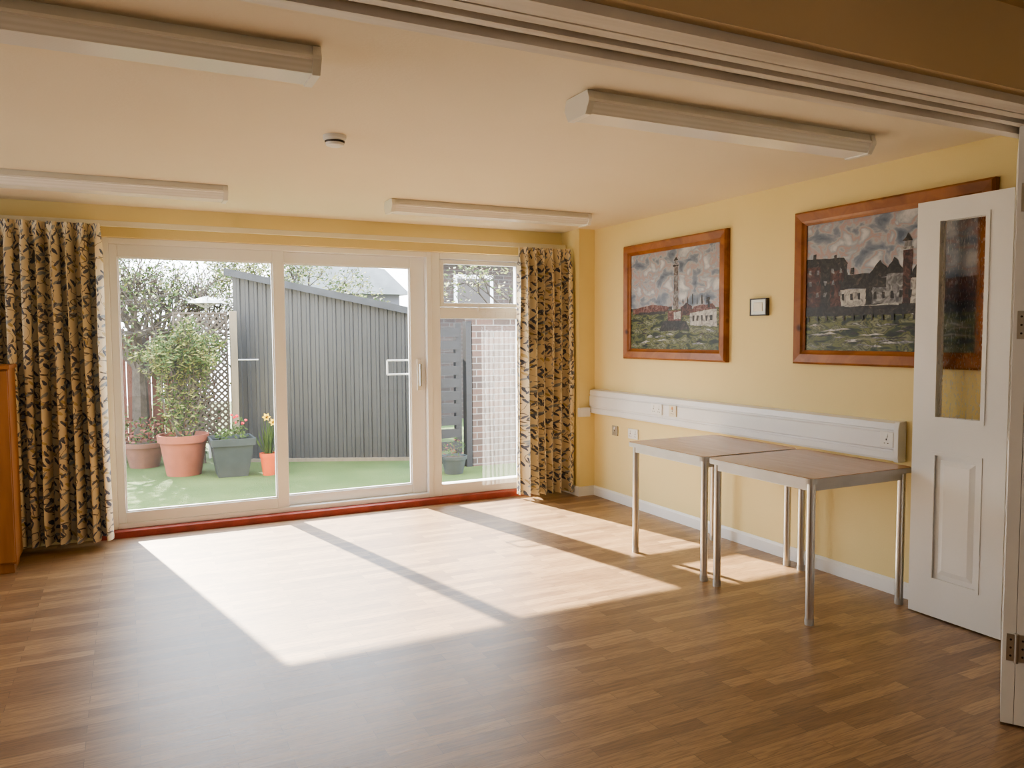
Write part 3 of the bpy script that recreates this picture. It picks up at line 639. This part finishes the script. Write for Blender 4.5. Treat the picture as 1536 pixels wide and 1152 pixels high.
for fx,fz in ((-.02,.66),(.05,.60)):
    mb=MB()
    for k in range(6):
        a=k*math.pi/3; a2=a+.5; a0=a-.5
        mb.add([(fx,-.05,fz),(fx+.03*math.cos(a0),-.055,fz+.03*math.sin(a0)),(fx+.05*math.cos(a),-.05,fz+.05*math.sin(a)),(fx+.03*math.cos(a2),-.055,fz+.03*math.sin(a2))],[(0,1,2,3)],'yellowf')
    mb.tube((fx,-.05,fz),(fx,-.09,fz),.014,.02,'yellowf',10,False); mb.tube((fx*.2,0,.22),(fx,-.05,fz),.005,.004,'leaf',6,False)
    P(mb,"flower",e,recalc=False)
e=potted("potted_plant",(3.28,8.1,-.1),.15,.20,'pot_g',"small dark pot with sparse leafy plant by the slatted fence")
mb=MB(); leaves(mb,(0,0,.28),(.14,.12,.14),90,.024,['leaf','leaf','leafr'],rnd,.5,.3); P(mb,"foliage",e,recalc=False)
def tree(loc,h,lvl,label,seed,nleaf,mats,n0=3,l0=.6,r0=.04,ls=.035,lean=(0,0)):
    rd=random.Random(seed); e=E("garden_tree",loc,label,"tree")
    mb=MB(); tips=[]
    mb.tube((0,0,0),(0,0,h),r0*1.4,r0,'bark',8)
    for i in range(n0): twig(mb,Vector((0,0,h-.05*i)),Vector((rd.gauss(lean[0],.6),rd.gauss(lean[1],.4),.8)).normalized(),l0,r0*.7,lvl,rd,'bark',tips,.5,.08)
    P(mb,"branches",e,recalc=False)
    mb=MB()
    for t in tips: leaves(mb,t,(.16,.16,.14),nleaf,ls,mats,rd)
    P(mb,"foliage",e,recalc=False)
tree((.15,11.25,-.1),1.15,6,"twiggy garden tree with dense bare branches",11,2,['leaf','leaf2','leaf','leaf'],7,.46,.085,.028)
tree((2.5,14.6,-.1),1.6,5,"leafy tree behind the shed",31,9,['leaf2','leaf'],4,.55,.05)
tree((5.3,10.2,-.1),1.6,4,"small tree behind the brick wall",41,6,['leaf2','leaf'],3,.5,.04)
rd=random.Random(8)
e=E("climbing_plant",(.76,10.22,-.1),"dark green climber growing behind the lattice trellis","climbing plant")
mb=MB()
for i in range(7): twig(mb,Vector((rd.uniform(-.25,.25),0,0)),Vector((rd.gauss(0,.10),0,1)).normalized(),.52,.014,3,rd,'bark',None,.24,.4)
P(mb,"stems",e,recalc=False); mb=MB(); leaves(mb,(-.03,.0,.75),(.31,.09,.68),700,.036,['leaf','leaf','leafr'],rd,.5,.5); P(mb,"foliage",e,recalc=False)

# ---------------------------------------------------------------- camera
def cam(yaw,pitch,roll):
    y,p,r=map(math.radians,(yaw,pitch,roll))
    F=Vector((math.sin(y)*math.cos(p),math.cos(y)*math.cos(p),-math.sin(p)))
    Rr=Vector((math.cos(y),-math.sin(y),0)); U=Rr.cross(F)
    return F,Rr*math.cos(r)+U*math.sin(r),U*math.cos(r)-Rr*math.sin(r)
F,Rr,U=cam(26.4,3.5,-.35)
cd=bpy.data.cameras.new("camera"); cd.sensor_width=36; cd.lens=1165/1536*36; cd.clip_start=.05
co=bpy.data.objects.new("camera",cd); COL.objects.link(co)
Mx=Matrix((Rr,U,-F)).transposed().to_4x4(); Mx.translation=Vector((0,0,1.44)); co.matrix_world=Mx
S.camera=co
# ---------------------------------------------------------------- lights
sl=bpy.data.lights.new("sun","SUN"); sl.energy=34; sl.angle=math.radians(.9); sl.color=(1,.90,.74)
so=bpy.data.objects.new("sun",sl); COL.objects.link(so); so.rotation_euler=Vector((.215,-1,-.70)).to_track_quat('-Z','Y').to_euler()
wd=bpy.data.worlds.new("World"); S.world=wd; wd.use_nodes=True; nt=wd.node_tree; bg=nt.nodes["Background"]
tc=N(nt,"ShaderNodeTexCoord"); sp=N(nt,"ShaderNodeSeparateXYZ"); L(nt,tc.outputs["Generated"],sp.inputs[0])
r=ramp(nt,sp.outputs[2],[(0,(.93,.96,1)),(.5,(.76,.87,1))]); L(nt,r.outputs[0],bg.inputs[0]); bg.inputs[1].default_value=10
def area(loc,tgt,sx,sy,en,col):
    l=bpy.data.lights.new("fill_light","AREA"); l.shape='RECTANGLE'; l.size=sx; l.size_y=sy; l.energy=en; l.color=col
    o=bpy.data.objects.new("fill_light",l); COL.objects.link(o); o.location=loc; o.rotation_euler=(Vector(tgt)-Vector(loc)).to_track_quat('-Z','Y').to_euler()
area((XL+.1,4.2,1.3),(3,4.2,1.5),2.2,1.8,45,(1,.98,.95))  # added fill at the unseen left wall, not an actual fitting
area((0,YN+.1,1.3),(1.5,4,1.2),2.5,1.8,30,(1,.95,.88))  # added fill behind the camera to lift the dim interior
S.view_settings.view_transform='AgX'
S.view_settings.look='AgX - Medium High Contrast'
S.view_settings.exposure=-.10
